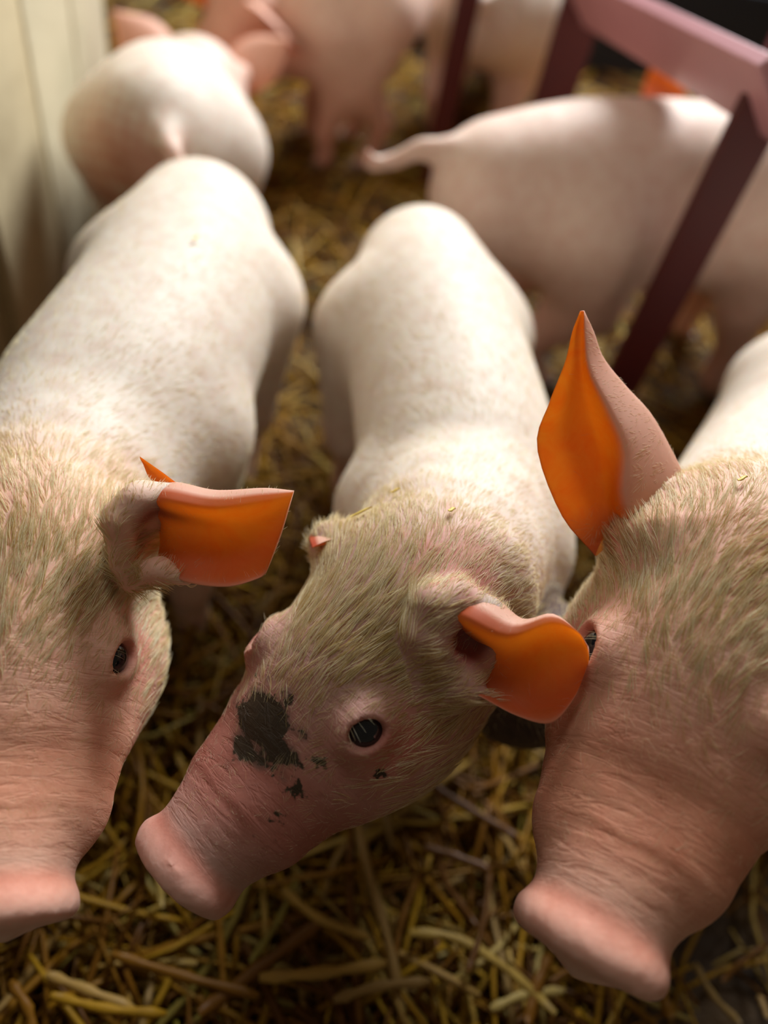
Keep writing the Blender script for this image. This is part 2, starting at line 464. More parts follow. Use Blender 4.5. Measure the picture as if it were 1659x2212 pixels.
def build_pig(name, pig, h, label, ears=(), fine=False, paint=(), dirt=(), body_tint=PALE, snout_tint=PINK, darkzone=None, disc=DISC, group=None, eyes=(1, -1), hair=None):
    lo, hi = pig.bounds()
    F = eval_grid(pig.sdf, lo, hi, h)
    F[0, :, :] = F[-1, :, :] = 1; F[:, 0, :] = F[:, -1, :] = 1; F[:, :, 0] = F[:, :, -1] = 1
    V, Q = surface_nets(F, lo, h)
    V = project(pig.sdf, V, 1)
    if fine:
        V, Q = subdivide(V, Q); V = project(pig.sdf, V, 2)
    if True:
        Ls = hd_ = pig.head.loc(V); wS = np.clip((np.sqrt((Ls ** 2).sum(1)) - .075) / .03, 0, 1)[:, None] * .9
        Eg = np.vstack([Q[:, [0, 1]], Q[:, [1, 2]], Q[:, [2, 3]], Q[:, [3, 0]]]); deg = np.bincount(Eg[:, 0], minlength=len(V))[:, None]
        for _ in range(22 if fine else 10):
            S_ = np.stack([np.bincount(Eg[:, 0], V[Eg[:, 1], a], len(V)) for a in range(3)], 1)
            V = V + (S_ / np.maximum(deg, 1) - V) * wS
    hd = pig.head; L = hd.loc(V)
    ay = np.abs(L[:, 1]); x = L[:, 0]; z = L[:, 2]
    def g(c, r): return np.exp(-((((L * [1, 0, 1] + np.stack([0 * ay, ay, 0 * ay], 1)) - c) / r) ** 2).sum(1))
    headw = np.clip(1 - (np.sqrt((L ** 2).sum(1)) - .07) / .05, 0, 1)
    C = np.tile(np.asarray(body_tint, float), (len(V), 1))
    def blend(w, c):
        nonlocal C
        C = C * (1 - w[:, None]) + np.asarray(c) * w[:, None]
    blend(headw * .70, snout_tint + .08)
    blend(np.clip((x - .005) / .045, 0, 1) * headw * .75, snout_tint)
    blend(np.clip(g(np.array([.004, .036, .004]), .017) * 1.0, 0, .8) * headw, ROSY)
    blend(np.clip((x - .088) / .006, 0, 1) * headw, disc)
    # bellies and inner legs pinker
    low = np.clip((.16 * pig.sc - V[:, 2]) / (.10 * pig.sc), 0, 1) * (1 - headw)
    blend(low * .55, PINK)
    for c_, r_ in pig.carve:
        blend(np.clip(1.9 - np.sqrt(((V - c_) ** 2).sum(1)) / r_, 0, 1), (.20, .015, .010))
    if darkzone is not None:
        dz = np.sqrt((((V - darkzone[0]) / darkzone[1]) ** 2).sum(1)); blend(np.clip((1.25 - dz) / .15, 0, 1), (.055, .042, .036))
    D = np.zeros(len(V))
    uv, dep = proj(V)
    def pick(px, py):
        d2 = np.hypot(uv[:, 0] - px, uv[:, 1] - py); c = np.nonzero(d2 < 14)[0]
        if len(c) == 0: return None
        return V[c[np.argmin(dep[c])]]
    mudw = np.zeros(len(V))
    for (px, py, rad, col, st) in paint:
        p = pick(px, py)
        if p is None: continue
        jit = 1 + .35 * np.sin(V @ np.array([310, 170, 230.])) * np.sin(V @ np.array([-150, 290, 190.]))
        w = np.clip(1.6 - np.sqrt(((V - p) ** 2).sum(1)) * jit / rad * 1.6, 0, 1) * st
        blend(w, col)
        if col is MUD: mudw = np.maximum(mudw, np.clip(w * 1.35, 0, 1.5))
    for (px, py, rad, st) in dirt:
        p = pick(px, py)
        if p is None: continue
        D = np.maximum(D, np.clip(1.5 - np.sqrt(((V - p) ** 2).sum(1)) / rad * 1.5, 0, 1) * st)
    D = np.maximum(D, mudw)
    inner = np.zeros(len(V)); mi = [np.zeros(len(Q), int)]
    Vs, Qs = [V], [Q]; n0 = len(V); Cs = [C]; Ds = [D]; Is = [inner]
    for er in ears:
        Ve, Qe, rp, al = ear_mesh(er['rows']); mI = er.get('inner_to', 0.5)
        a = er.get('inner_from', 0.0)
        inn = np.clip(np.minimum((rp - a) / .06, (mI - rp) / .06), 0, 1)
        if a == 0.0: inn = np.where(rp > .93, 1.0, np.where(rp < .06, 1.0, inn))
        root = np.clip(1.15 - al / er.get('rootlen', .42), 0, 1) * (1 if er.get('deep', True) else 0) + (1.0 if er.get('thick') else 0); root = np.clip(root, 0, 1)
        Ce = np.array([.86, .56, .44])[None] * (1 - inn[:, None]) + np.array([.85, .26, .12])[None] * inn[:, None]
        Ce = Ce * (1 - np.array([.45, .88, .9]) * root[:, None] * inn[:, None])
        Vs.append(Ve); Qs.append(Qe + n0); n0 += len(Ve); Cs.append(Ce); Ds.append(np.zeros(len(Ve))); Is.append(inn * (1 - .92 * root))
        mi.append(np.ones(len(Qe), int))
    V = np.vstack(Vs); Q = np.vstack(Qs)
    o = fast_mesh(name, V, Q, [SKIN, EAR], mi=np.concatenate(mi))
    Lf = hd.loc(V); set_attr(o, 'head_space', Lf)
    set_attr(o, 'crease', np.clip((Lf[:, 0] + .01) / .03, 0, 1) * np.clip((.095 - Lf[:, 0]) / .01, 0, 1) * (np.abs(Lf[:, 1]) < .08), 'FLOAT')
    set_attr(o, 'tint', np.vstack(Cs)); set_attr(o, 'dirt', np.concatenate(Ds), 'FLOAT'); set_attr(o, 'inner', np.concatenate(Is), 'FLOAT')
    meta(o, label, 'pig', group or 'piglets in the pen')
    for sg in eyes:
        ec = hd.w(hd.EYEC[0], sg * hd.EYEC[1], hd.EYEC[2]); r = hd.EYER * hd.sc
        eye = ball('eye', ec + hd.F @ np.array([.26, sg * .74, .60]) * -.0008 * hd.sc, r, EYE, o, 28 if fine else 12)
        eye.rotation_mode = 'QUATERNION'
    for p, t, sc in pig.hoof:
        hoof(p, t, sc, o)
    print(name, len(V), len(Q), round(time.time() - T0, 1), 's')
    return o

def ball(name, c, r, m, parent, n=16, scale=(1, 1, 1)):
    bm = bmesh.new(); bmesh.ops.create_uvsphere(bm, u_segments=n, v_segments=n // 2 + 2, radius=1)
    for v in bm.verts: v.co = Vector((v.co.x * r * scale[0] + c[0], v.co.y * r * scale[1] + c[1], v.co.z * r * scale[2] + c[2]))
    me = bpy.data.meshes.new(name); bm.to_mesh(me); bm.free(); me.materials.append(m)
    me.polygons.foreach_set('use_smooth', [True] * len(me.polygons))
    o = bpy.data.objects.new(name, me); COL.objects.link(o); o.parent = parent; return o

def hoof(p, t, sc, parent):
    """one cloven hoof: two toes as one mesh"""
    l = np.array([-t[1], t[0], 0]); bm = bmesh.new()
    for sg in (1, -1):
        r = bmesh.ops.create_cone(bm, cap_ends=True, segments=10, radius1=.0095 * sc, radius2=.0065 * sc, depth=.022)
        for v in r['verts']:
            q = np.array(v.co); q[0] *= 1.25; q[1] *= .72; q[0] -= (q[2]) * .45
            w = p + t * q[0] + l * (q[1] + sg * .0066 * sc); w[2] = q[2] + .011
            v.co = Vector(w)
    me = bpy.data.meshes.new('hoof'); bm.to_mesh(me); bm.free(); me.materials.append(HOOF)
    o = bpy.data.objects.new('hoof', me); COL.objects.link(o); o.parent = parent; return o

# ------------------------------------------------------------------ hair
def make_hair(o, pig, n_head, n_body, seed, dark=(), part=None):
    """bristles rooted on the skin, laid back from snout to rump"""
    r = np.random.default_rng(seed); me = o.data
    nv = len(me.vertices); V = np.empty(nv * 3, np.float32); me.vertices.foreach_get('co', V); V = V.reshape(-1, 3).astype(float)
    npol = len(me.polygons); Q = np.empty(npol * 4, np.int32); me.loops.foreach_get('vertex_index', Q); Q = Q.reshape(-1, 4)
    mi = np.empty(npol, np.int32); me.polygons.foreach_get('material_index', mi)
    nor = np.empty(npol * 3, np.float32); me.polygons.foreach_get('normal', nor); nor = nor.reshape(-1, 3).astype(float)
    ar = np.empty(npol, np.float32); me.polygons.foreach_get('area', ar)
    hd = pig.head; cen = V[Q].mean(1); Lc = hd.loc(cen)
    dist = np.sqrt(((Lc - [-.01, 0, -.01]) ** 2).sum(1))
    hw = np.clip(1.25 - dist / .085, 0, 1) ** 0.7
    vis = ((CAMP - cen) * nor).sum(1) / np.linalg.norm(CAMP - cen, axis=1) > -.45
    uv, dep = proj(cen)
    inf = (uv[:, 0] > -160) & (uv[:, 0] < 1820) & (uv[:, 1] > -50) & (uv[:, 1] < 2350)
    snout = np.clip((.050 - Lc[:, 0]) / .050, .02, 1) ** 1.5 * np.clip((Lc[:, 2] + .018) / .03, .16, 1)
    eyed = np.sqrt(((np.stack([Lc[:, 0], np.abs(Lc[:, 1]), Lc[:, 2]], 1) - np.array(hd.EYEC)) ** 2).sum(1))
    base = ar * vis * inf
    cv = np.ones(len(cen))
    for c_, r_ in pig.carve: cv *= np.clip(np.sqrt(((cen - c_) ** 2).sum(1)) / .024, .5, 1) * (np.sqrt(((cen - c_) ** 2).sum(1)) > r_ * 1.4)
    def sample(w, n):
        p = w / w.sum(); f = r.choice(npol, n, p=p); a, b = r.random((2, n))
        q = V[Q[f]]; P = (q[:, 0] * (1 - a)[:, None] + q[:, 1] * a[:, None]) * (1 - b)[:, None] + (q[:, 3] * (1 - a)[:, None] + q[:, 2] * a[:, None]) * b[:, None]
        return P, nor[f], f
    P1, N1, f1 = sample(base * (mi == 0) * hw * snout * (eyed > .0115) * (Lc[:, 0] < .09) * cv, n_head)
    P2, N2, f2 = sample(base * (mi == 0) * (1 - hw * .75) / np.maximum(dep, .25) ** 2 * (eyed > .0115) * (Lc[:, 0] < .085), n_body)
    P = np.vstack([P1, P2]); Nn = np.vstack([N1, N2]); f = np.concatenate([f1, f2])
    ne = 0
    if (mi == 1).any():
        inn = np.zeros(nv, np.float32); me.attributes['inner'].data.foreach_get('value', inn)
        fi = inn[Q].mean(1)
        P3, N3, f3 = sample(base * (mi == 1) * np.clip(1.02 - fi, .0, 1), n_head // 9)
        ne = len(P3); P = np.vstack([P, P3]); Nn = np.vstack([Nn, N3]); f = np.concatenate([f, f3])
    n = len(P); L = hd.loc(P); hwf = hw[f]
    # direction: head -> backwards; body -> along the spine towards the rump and down
    hx = -np.tile(hd.F[:, 0], (n, 1)) + hd.F[:, 1][None] * (L[:, 1:2] * 9)
    sp = pig.sp; T = np.gradient(sp, axis=0); j = np.argmin(((P[:, None] - sp[None]) ** 2).sum(2), 1)
    bt = -T[j]; bt /= np.linalg.norm(bt, axis=1)[:, None]; bt[:, 2] -= .45
    D = hx * hwf[:, None] + bt * (1 - hwf)[:, None]
    ph = P * 46
    sw = np.stack([np.sin(ph[:, 1] + 1.7 * np.sin(ph[:, 0] * .7)), np.sin(ph[:, 0] * 1.1 + ph[:, 2]), np.sin(ph[:, 2] * .9 - ph[:, 1] * 1.3)], 1)
    D += sw * (.12 + .22 * hwf[:, None]) + r.normal(0, .13, (n, 3))
    D -= (D * Nn).sum(1)[:, None] * Nn; D /= np.linalg.norm(D, axis=1)[:, None] + 1e-9
    ln = np.where(np.arange(n) >= n - ne, .0026, (.0055 + .0085 * hwf * np.clip((.05 - L[:, 0]) / .06, .15, 1)))
    ln *= np.where(L[:, 0] > .015, np.clip(1 - (L[:, 0] - .015) / .05, .18, 1), 1)
    near_eye = eyed[f] < .02; ln = np.where(near_eye, ln * .45, ln)
    for c_, r_ in pig.carve: ln *= np.clip(np.sqrt(((P - c_) ** 2).sum(1)) / .026, .30, 1)
    ln *= r.uniform(.55, 1.25, n)
    # clumps
    seeds = r.choice(n, n // 16, replace=False)
    kd = kdtree.KDTree(len(seeds))
    for i, s_ in enumerate(seeds): kd.insert(P[s_], i)
    kd.balance()
    near = np.array([seeds[kd.find(p)[1]] for p in P])
    lift = (.08 + .08 * hwf)
    lift3 = lift[:, None]
    K = 5; pts = np.zeros((n, K, 3))
    tgt = P[near] + (D[near] + Nn[near] * lift3 * .6) * ln[:, None]
    for k in range(K):
        t = k / (K - 1)
        own = P + D * (ln * t)[:, None] + Nn * (ln * lift * (t - .45 * t * t) * 1.2)[:, None]
        cl = P[near] + D[near] * (ln * t)[:, None] + Nn[near] * (ln * lift * (t - .45 * t * t) * 1.2)[:, None]
        w = (.10 + .76 * hwf[:, None]) * t ** 1.3
        pts[:, k] = own * (1 - w) + cl * w
    def link(nm, sel, material):
        if sel.sum() == 0: return
        cu = bpy.data.hair_curves.new(nm); m_ = int(sel.sum()); cu.add_curves([K] * m_)
        cu.attributes['position'].data.foreach_set('vector', pts[sel].astype(np.float32).ravel()) if 'position' in cu.attributes else cu.position_data.foreach_set('vector', pts[sel].astype(np.float32).ravel())
        ra = cu.attributes.get('radius') or cu.attributes.new('radius', 'FLOAT', 'POINT')
        rad = np.tile(np.array([.0001, .000095, .00008, .000055, .00002]), m_) * np.repeat(r.uniform(.7, 1.25, m_) * np.clip(ln[sel] / .008, .35, 1.1), K)
        ra.data.foreach_set('value', rad.astype(np.float32))
        cu.materials.append(material)
        ob = bpy.data.objects.new(nm, cu); COL.objects.link(ob); ob.parent = o; ob['kind'] = 'stuff'
        return ob
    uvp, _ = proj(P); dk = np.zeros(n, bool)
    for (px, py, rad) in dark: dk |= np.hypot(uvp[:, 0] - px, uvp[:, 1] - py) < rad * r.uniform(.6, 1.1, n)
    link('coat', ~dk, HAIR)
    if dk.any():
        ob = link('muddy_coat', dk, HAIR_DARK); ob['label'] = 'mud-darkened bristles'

def lashes(o, hd, sg, n=6, seed=1):
    r = np.random.default_rng(seed); e = np.array(hd.EYEC); K = 5; pts = np.zeros((n, K, 3))
    for i in range(n):
        t = r.uniform(-1, 1)
        b = e + np.array([-.008 * t, .0005, .0105 - .003 * t * t]); d = np.array([.10 - .5 * t, .95, .10 + .1 * r.normal()]); L = r.uniform(.005, .008)
        for k in range(K):
            s_ = k / (K - 1); q = b + unit(d) * L * s_ + np.array([0, 0, -.45 * L * s_ * s_])
            q[1] *= sg; pts[i, k] = hd.w(*q)
    cu = bpy.data.hair_curves.new('eyelashes'); cu.add_curves([K] * n)
    cu.attributes['position'].data.foreach_set('vector', pts.astype(np.float32).ravel())
    ra = cu.attributes.get('radius') or cu.attributes.new('radius', 'FLOAT', 'POINT')
    ra.data.foreach_set('value', np.tile(np.array([.00006, .000055, .00005, .00004, .00002], np.float32), n))
    cu.materials.append(HAIR)
    ob = bpy.data.objects.new('eyelashes', cu); COL.objects.link(ob); ob.parent = o; ob['kind'] = 'stuff'

def cam_head(Opx, Ode, Dpx, Dde, roll_dir, rho, sc, jowl=1.0, mw=1.15):
    """head from eye-middle and snout positions; rho turns the forehead away from the camera"""
    O = atd(*Opx, Ode); Dp = atd(*Dpx, Dde); f = unit(Dp - O)
    view = unit(CAMP - O); p = unit(MC @ np.array([roll_dir[0], roll_dir[1], 0.]))
    u = view * math.cos(rho) + p * math.sin(rho)
    return Head(Dp - f * .101 * sc, f, u, sc, jowl, mw)

def rows_px(rows, d0): return [[atd(p[0], p[1], d0 + (p[2] if len(p) > 2 else 0)) for p in r] for r in rows]

def spx(L):
    out = []
    for (px, py, z, w, h) in L: p = atz(px, py, z); out.append([*p, w, h])
    return out

def leaf_ear(hd, sg, dirv, length=.062, width=.026, facing=(1, 0, .1), curl=.006):
    """a simple pig ear in head space"""
    b = np.array([-.040, sg * .034, .026]); d = unit(dirv) * [1, sg, 1]; n = unit(np.array(facing, float) * [1, sg, 1]); n = unit(n - n.dot(d) * d); s_ = np.cross(d, n)
    rows = []
    for t, w in ((-.12, .5), (.1, .85), (.35, 1.0), (.6, .85), (.82, .45), (1.0, .06)):
        c = b + d * length * t; ww = width * w; cu = curl * (1 - t * .7)
        ring = [c + s_ * ww + n * cu, c + s_ * ww * .45 - n * cu * .3, c - s_ * ww * .45 - n * cu * .3, c - s_ * ww + n * cu,
                c - s_ * ww * .5 - n * (cu * .3 + .003), c + s_ * ww * .5 - n * (cu * .3 + .003)]
        rows.append([hd.w(*p) for p in ring])
    return dict(rows=rows, inner_to=.5)


# ================================================================== setting
def box_verts(c, ax, ay, az, hx, hy, hz):
    V = [c + ax * sx * hx + ay * sy * hy + az * sz * hz for sx in (-1, 1) for sy in (-1, 1) for sz in (-1, 1)]
    Fc = [(0, 1, 3, 2), (4, 6, 7, 5), (0, 4, 5, 1), (2, 3, 7, 6), (0, 2, 6, 4), (1, 5, 7, 3)]
    return V, Fc
def box(name, c, ax, ay, az, hx, hy, hz, m, parent=None, bev=.003):
    V, Fc = box_verts(np.array(c, float), unit(ax), unit(ay), unit(az), hx, hy, hz)
    o = mesh_from(name, V, Fc, m, parent, smooth=False)
    if bev:
        b = o.modifiers.new('edge', 'BEVEL'); b.width = bev; b.segments = 2
    return o
def wall_between(name, a, b, z0, z1, th, m, parent=None, lean=0.0, bev=.004):
    a = np.array(a, float); b = np.array(b, float); t = b - a; t[2] = 0; L = np.linalg.norm(t); t /= L; n = np.array([-t[1], t[0], 0])
    c = (a + b) / 2; c[2] = (z0 + z1) / 2
    return box(name, c + n * th / 2, t, n, (0, 0, 1), L / 2, th / 2, (z1 - z0) / 2, m, parent, bev)
SOIL = simple('trodden_dark_floor', (.045, .028, .018), .75, .3, bump=(60, .8, .01), var=.9, varc=(.13, .075, .03), vscale=14)
CREAM = simple('cream_board', (.60, .53, .37), .7, .25, bump=(40, .3, .004), var=.55, varc=(.40, .37, .24), vscale=6)
CREAM_B = simple('cream_board_worn', (.62, .52, .33), .75, .2, bump=(30, .3, .004), var=.6, varc=(.33, .25, .14), vscale=5)
DARKWOOD = simple('dark_stained_board', (.030, .019, .013), .7, .3, bump=(50, .4, .004), var=.6, varc=(.07, .045, .03), vscale=9)
NAVY = simple('dark_rubber', (.012, .014, .022), .55, .4, bump=(50, .3, .003))
RED = simple('dark_red_paint', (.085, .009, .008), .55, .35, coat=.0, var=.5, varc=(.060, .009, .012), vscale=12, bump=(30, .15, .002))
RAIL_SHEEN = simple('red_paint_pink_sheen', (.60, .29, .32), .40, .5, coat=.3, var=.5, varc=(.42, .18, .19), vscale=7, bump=(25, .1, .002))  # rail's red paint lightened to pink: grazing sheen put into the colour

fl = fast_mesh('floor', [(x * .1 - 2.2, y * .1 - .6, .004 * math.sin(x * 2.1) * math.cos(y * 1.7) - .006) for y in range(56) for x in range(46)],
               [(y * 46 + x, y * 46 + x + 1, (y + 1) * 46 + x + 1, (y + 1) * 46 + x) for y in range(55) for x in range(45)], SOIL)
meta(fl, 'dark trodden pen floor under the straw bedding', 'floor', kind='structure')
W0 = atz(80, 850, 0); W1 = atz(258, 330, 0)
wl = bpy.data.objects.new('wall_left', None); COL.objects.link(wl); meta(wl, 'cream board partition along the left side of the pen', 'wall', kind='structure')
tW = unit(W1 - W0); nW = np.array([-tW[1], tW[0], 0]); LW = np.linalg.norm(W1 - W0)
for k in range(3):
    wall_between('panel', W0 + tW * (LW / 3 * k + .002), W0 + tW * (LW / 3 * (k + 1) - .002), 0.0, .95, .022, CREAM_B if k == 0 else CREAM, wl)
for k in (0, 3):
    c = W0 + tW * (LW / 3 * k) + nW * .028; c[2] = .475
    box('post', c, tW, nW, (0, 0, 1), .018, .012, .475, CREAM_B, wl)
# dark boards beyond the partition and behind the pen
wb = bpy.data.objects.new('wall_back', None); COL.objects.link(wb); meta(wb, 'dark stained board wall behind the pen', 'wall', kind='structure')
for k in range(6):
    box('board', (0.3, 2.75, .10 + .2 * k), (1, 0, 0), (0, 1, 0), (0, 0, 1), 2.4, .012, .097, DARKWOOD, wb)
ws = bpy.data.objects.new('wall_side', None); COL.objects.link(ws); meta(ws, 'dark stained board wall beyond the cream partition', 'wall', kind='structure')
for k in range(5):
    box('board', (-1.05, 1.2, .10 + .2 * k), (0, 1, 0), (-1, 0, 0), (0, 0, 1), 1.6, .012, .097, DARKWOOD, ws)

# ---- straw
def straw_mat(name, pale):
    m, nt, out = mat(name)
    geo = nt.nodes.new('ShaderNodeNewGeometry'); oi = nt.nodes.new('ShaderNodeObjectInfo')
    rnd = math_(nt, 'FRACT', math_(nt, 'ADD', geo.outputs['Random Per Island'], oi.outputs['Random']))
    r = ramp(nt, rnd, [(0.0, (.12, .040, .003)), (.35, (.30, .12, .006)), (.60, (.54, .26, .010)), (.82, (.70, .40, .022)), (.94, (.70, .52, .16)), (1.0, (.30, .26, .02))])
    n = noise(nt, 90, 4)
    c = mixc(nt, math_(nt, 'MULTIPLY', n.outputs[0], .7), r.outputs[0], (.13, .050, .007))
    if pale: c = mixc(nt, pale, c, (.78, .55, .20))
    p = N(nt, 'ShaderNodeBsdfPrincipled'); p.inputs['Roughness'].default_value = .45; p.inputs['Specular IOR Level'].default_value = .3
    nt.links.new(c, p.inputs['Base Color'])
    t = N(nt, 'ShaderNodeBsdfTranslucent'); nt.links.new(c, t.inputs['Color'])
    mx = nt.nodes.new('ShaderNodeMixShader'); mx.inputs[0].default_value = .18
    nt.links.new(p.outputs[0], mx.inputs[1]); nt.links.new(t.outputs[0], mx.inputs[2]); nt.links.new(mx.outputs[0], out.inputs[0])
    return m
STRAW = straw_mat('straw_gold', 0); STRAW_P = straw_mat('straw_pale', .35)

def stalk_geo(r, c, ang, L, w, z0, dz, bend, K=4, M=4):
    """flattened hollow-looking stalk as one closed little tube"""
    t = np.linspace(-.5, .5, K); d = np.array([math.cos(ang), math.sin(ang), 0]); s_ = np.array([-d[1], d[0], 0])
    P = c[None] + d[None] * (t * L)[:, None] + s_[None] * (bend * L * (t * t * 4 - .5) * .25)[:, None]
    P[:, 2] = z0 + dz * t + .004 * np.sin(t * 7 + ang)
    V = []
    for k in range(K):
        ww = w * (1 - .25 * abs(t[k]) - (.25 if k in (0, K - 1) else 0))
        for j in range(M):
            a = 2 * math.pi * j / M + ang * 3
            V.append(P[k] + s_ * math.cos(a) * ww * .5 + np.array([0, 0, 1]) * math.sin(a) * ww * .30)
    Q = []
    for k in range(K - 1):
        for j in range(M): Q.append((k * M + j, k * M + (j + 1) % M, (k + 1) * M + (j + 1) % M, (k + 1) * M + j))
    if M == 4: Q += [(3, 2, 1, 0), tuple((K - 1) * M + j for j in range(4))]
    return np.array(V), Q
rs = np.random.default_rng(11)
SV, SQ, nn = [], [], 0
def keepout(x, y):        # straw thinned at the near right corner: dark floor stands for shade
    return (x > .22 and y < .26)
for i in range(13000):
    u = rs.random()
    if u < .36: x, y = rs.uniform(-.30, .50), rs.uniform(-.06, .55)
    elif u < .76: x, y = rs.uniform(-.75, .9), rs.uniform(.3, 1.4)
    else: x, y = rs.uniform(-1.2, 1.6), rs.uniform(1.0, 2.7)
    if keepout(x, y) and rs.random() < .93: continue
    far = max(0, y - .5)
    L = rs.uniform(.035, .17) * (1 + .5 * far); w = rs.uniform(.0018, .0050) * (1 + .9 * far)
    z = rs.uniform(.001, .016) + (.02 * rs.random() if rs.random() < .3 else 0)
    V, Q = stalk_geo(rs, np.array([x, y, 0]), rs.uniform(0, math.pi * 2), L, w, z, rs.normal(0, .012), rs.normal(0, .35))
    V[:, 2] = np.maximum(V[:, 2], -.004)
    SV.append(V); SQ.append(np.array(Q) + nn); nn += len(V)
bed = fast_mesh('straw_bedding', np.vstack(SV), np.vstack(SQ), STRAW)
meta(bed, 'loose golden straw bedding spread over the whole pen floor', 'straw', kind='stuff')
def stalk(pts, w, m, zs=(.03, .03)):
    """one stalk you could pick up, along pixel-measured floor points"""
    P = np.array([atz(px, py, z) for (px, py), z in zip(pts, np.linspace(zs[0], zs[1], len(pts)))]); P = catmull(P, 9); c = P.mean(0)
    V = []; K = len(P); T = np.gradient(P, axis=0)
    for k in range(K):
        t = unit(T[k]); s_ = unit(np.cross(t, [0, 0, 1])); v = np.cross(s_, t)
        ww = w * (.8 + .2 * math.sin(k * 2.1)) * (.7 if k in (0, K - 1) else 1)
        for j in range(6):
            a = 2 * math.pi * j / 6; V.append(P[k] - c + s_ * math.cos(a) * ww * .5 + v * math.sin(a) * ww * .28)
    Q = [(k * 6 + j, k * 6 + (j + 1) % 6, (k + 1) * 6 + (j + 1) % 6, (k + 1) * 6 + j) for k in range(K - 1) for j in range(6)]
    Q += [(0, 1, 2, 3), (0, 3, 4, 5), (48, 51, 50, 49), (48, 53, 52, 51)]
    o = fast_mesh('straw_stalk', np.array(V), np.array(Q), m, bed); o.location = c; return o
for pts, w, pale in [
    ([(770, 1770), (800, 1900), (840, 2040), (862, 2160)], .0068, 1), ([(925, 1690), (1010, 1745), (1120, 1810)], .0068, 0), ([(915, 1830), (985, 1850), (1060, 1880)], .0068, 0),
    ([(430, 2190), (560, 2090), (700, 1985)], .0085, 0), ([(560, 2112), (700, 2100), (840, 2080)], .0070, 1), ([(610, 1920), (690, 1985), (800, 2025)], .0055, 1),
    ([(885, 2015), (980, 2025), (1090, 2090), (1200, 2190)], .0065, 0), ([(100, 2105), (190, 2140), (290, 2180)], .0060, 1), ([(110, 2150), (230, 2180), (360, 2190)], .0055, 0),
    ([(330, 1760), (335, 1850), (350, 1960)], .0050, 0), ([(470, 1950), (478, 2060), (486, 2180)], .0048, 0), ([(600, 1980), (660, 2050), (740, 2190)], .0052, 0),
    ([(1190, 2060), (1160, 2130), (1140, 2212)], .0075, 0), ([(1420, 2080), (1430, 2140), (1450, 2200)], .0085, 0), ([(1500, 2080), (1540, 2150), (1600, 2212)], .0050, 1),
    ([(1640, 2150), (1650, 2175), (1659, 2200)], .0050, 1), ([(940, 1790), (960, 1900), (1030, 2000)], .0048, 0), ([(1060, 1860), (1045, 1990), (1010, 2100)], .0046, 0),
    ([(240, 2060), (400, 2110), (560, 2150)], .0058, 0), ([(20, 2120), (60, 2180), (70, 2240)], .0060, 0), ([(1000, 1570), (1080, 1590), (1150, 1610)], .0060, 0),
    ([(720, 2160), (820, 2130), (930, 2120)], .0060, 1), ([(1060, 2180), (1130, 2150), (1220, 2140)], .0055, 0), ([(640, 1900), (600, 1990), (540, 2080)], .0045, 0),
    ([(905, 1890), (870, 1980), (850, 2080)], .0040, 0), ([(1560, 2120), (1600, 2080), (1659, 2040)], .0040, 0)]:
    stalk(pts, w * 1.15, STRAW_P if pale else STRAW, (rs.uniform(.036, .046), rs.uniform(.036, .046)))
protos = []
for i in range(10):
    V, Q = stalk_geo(rs, np.zeros(3), 0.0, rs.uniform(.06, .16), rs.uniform(.0040, .0064), 0, 0, rs.normal(0, .35), K=7)
    Qm = fast_mesh('straw_stalk', V, np.array(Q), STRAW if i % 4 else STRAW_P, bed); protos.append(Qm)
for i in range(220):
    pr = protos[i % 10]; o = pr if i < 10 else pr.copy()
    if i >= 10: COL.objects.link(o); o.parent = bed
    if i < 150: x, y = rs.uniform(-.16, .22), rs.uniform(.02, .33)
    else: x, y = rs.uniform(-.45, .60), rs.uniform(.33, 1.1)
    o.location = (x, y, rs.uniform(.016, .032)); o.rotation_euler = (0, rs.normal(0, .10), rs.uniform(0, 6.28))

# ---- red gate: flat uprights and a top rail with its sheen painted pink
RED_M = RED
gate = bpy.data.objects.new('pen_divider', None); COL.objects.link(gate); meta(gate, 'dark red steel divider with upright flat bars and a top rail with its sheen painted pink', 'fence')
B1 = atz(1280, 950, 0); rz = .375
q2 = atz(1262, 0, .30); B2 = np.array([q2[0], q2[1], 0]); tg = unit(B2 - B1); ng = np.array([-tg[1], tg[0], 0])
q3 = atz(1012, 0, .25); B3 = np.array([q3[0], q3[1], 0]) * 1.0
gate.location = B1
def gbar(base, top, w, m, nm='bar', t=None):
    a = np.array(base, float); b = np.array(top, float); c = (a + b) / 2; up_ = unit(b - a)
    fx = unit(np.array([.95, -.3, 0])) if t is None else t
    fx = unit(fx - fx.dot(up_) * up_); fy = np.cross(up_, fx)
    o = box(nm, c - B1, fx, fy, up_, w / 2, .006, np.linalg.norm(b - a) / 2, m, gate, .0015)
    return o
fx1 = MC @ np.array([1., .05, 0]); fx1[2] = 0; fx1 = unit(fx1)
gbar(B1, B1 + [0, 0, .40], .036, RED_M, t=fx1)
gbar(B2, B2 + [0, 0, .37], .046, RED_M, t=fx1)
gbar(B3, B3 + [0, 0, .37], .028, RED_M, t=fx1)
ra_ = B1 + tg * -.03 + ng * .012; rb_ = B2 + tg * .03 + ng * .012
ra_[2] = .366; rb_[2] = .300; cR = (ra_ + rb_) / 2; tg = unit(rb_ - ra_)
rail_up = unit(np.array([0, 0, 1.]) * .75 + ng * .66); rail_up = unit(rail_up - rail_up.dot(tg) * tg)
rl = box('top_rail', cR - B1, tg, np.cross(rail_up, tg), rail_up, np.linalg.norm(rb_ - ra_) / 2, .006, .033, RAIL_SHEEN, gate, .0015); rl['label'] = 'flat top rail with its sheen painted pink'
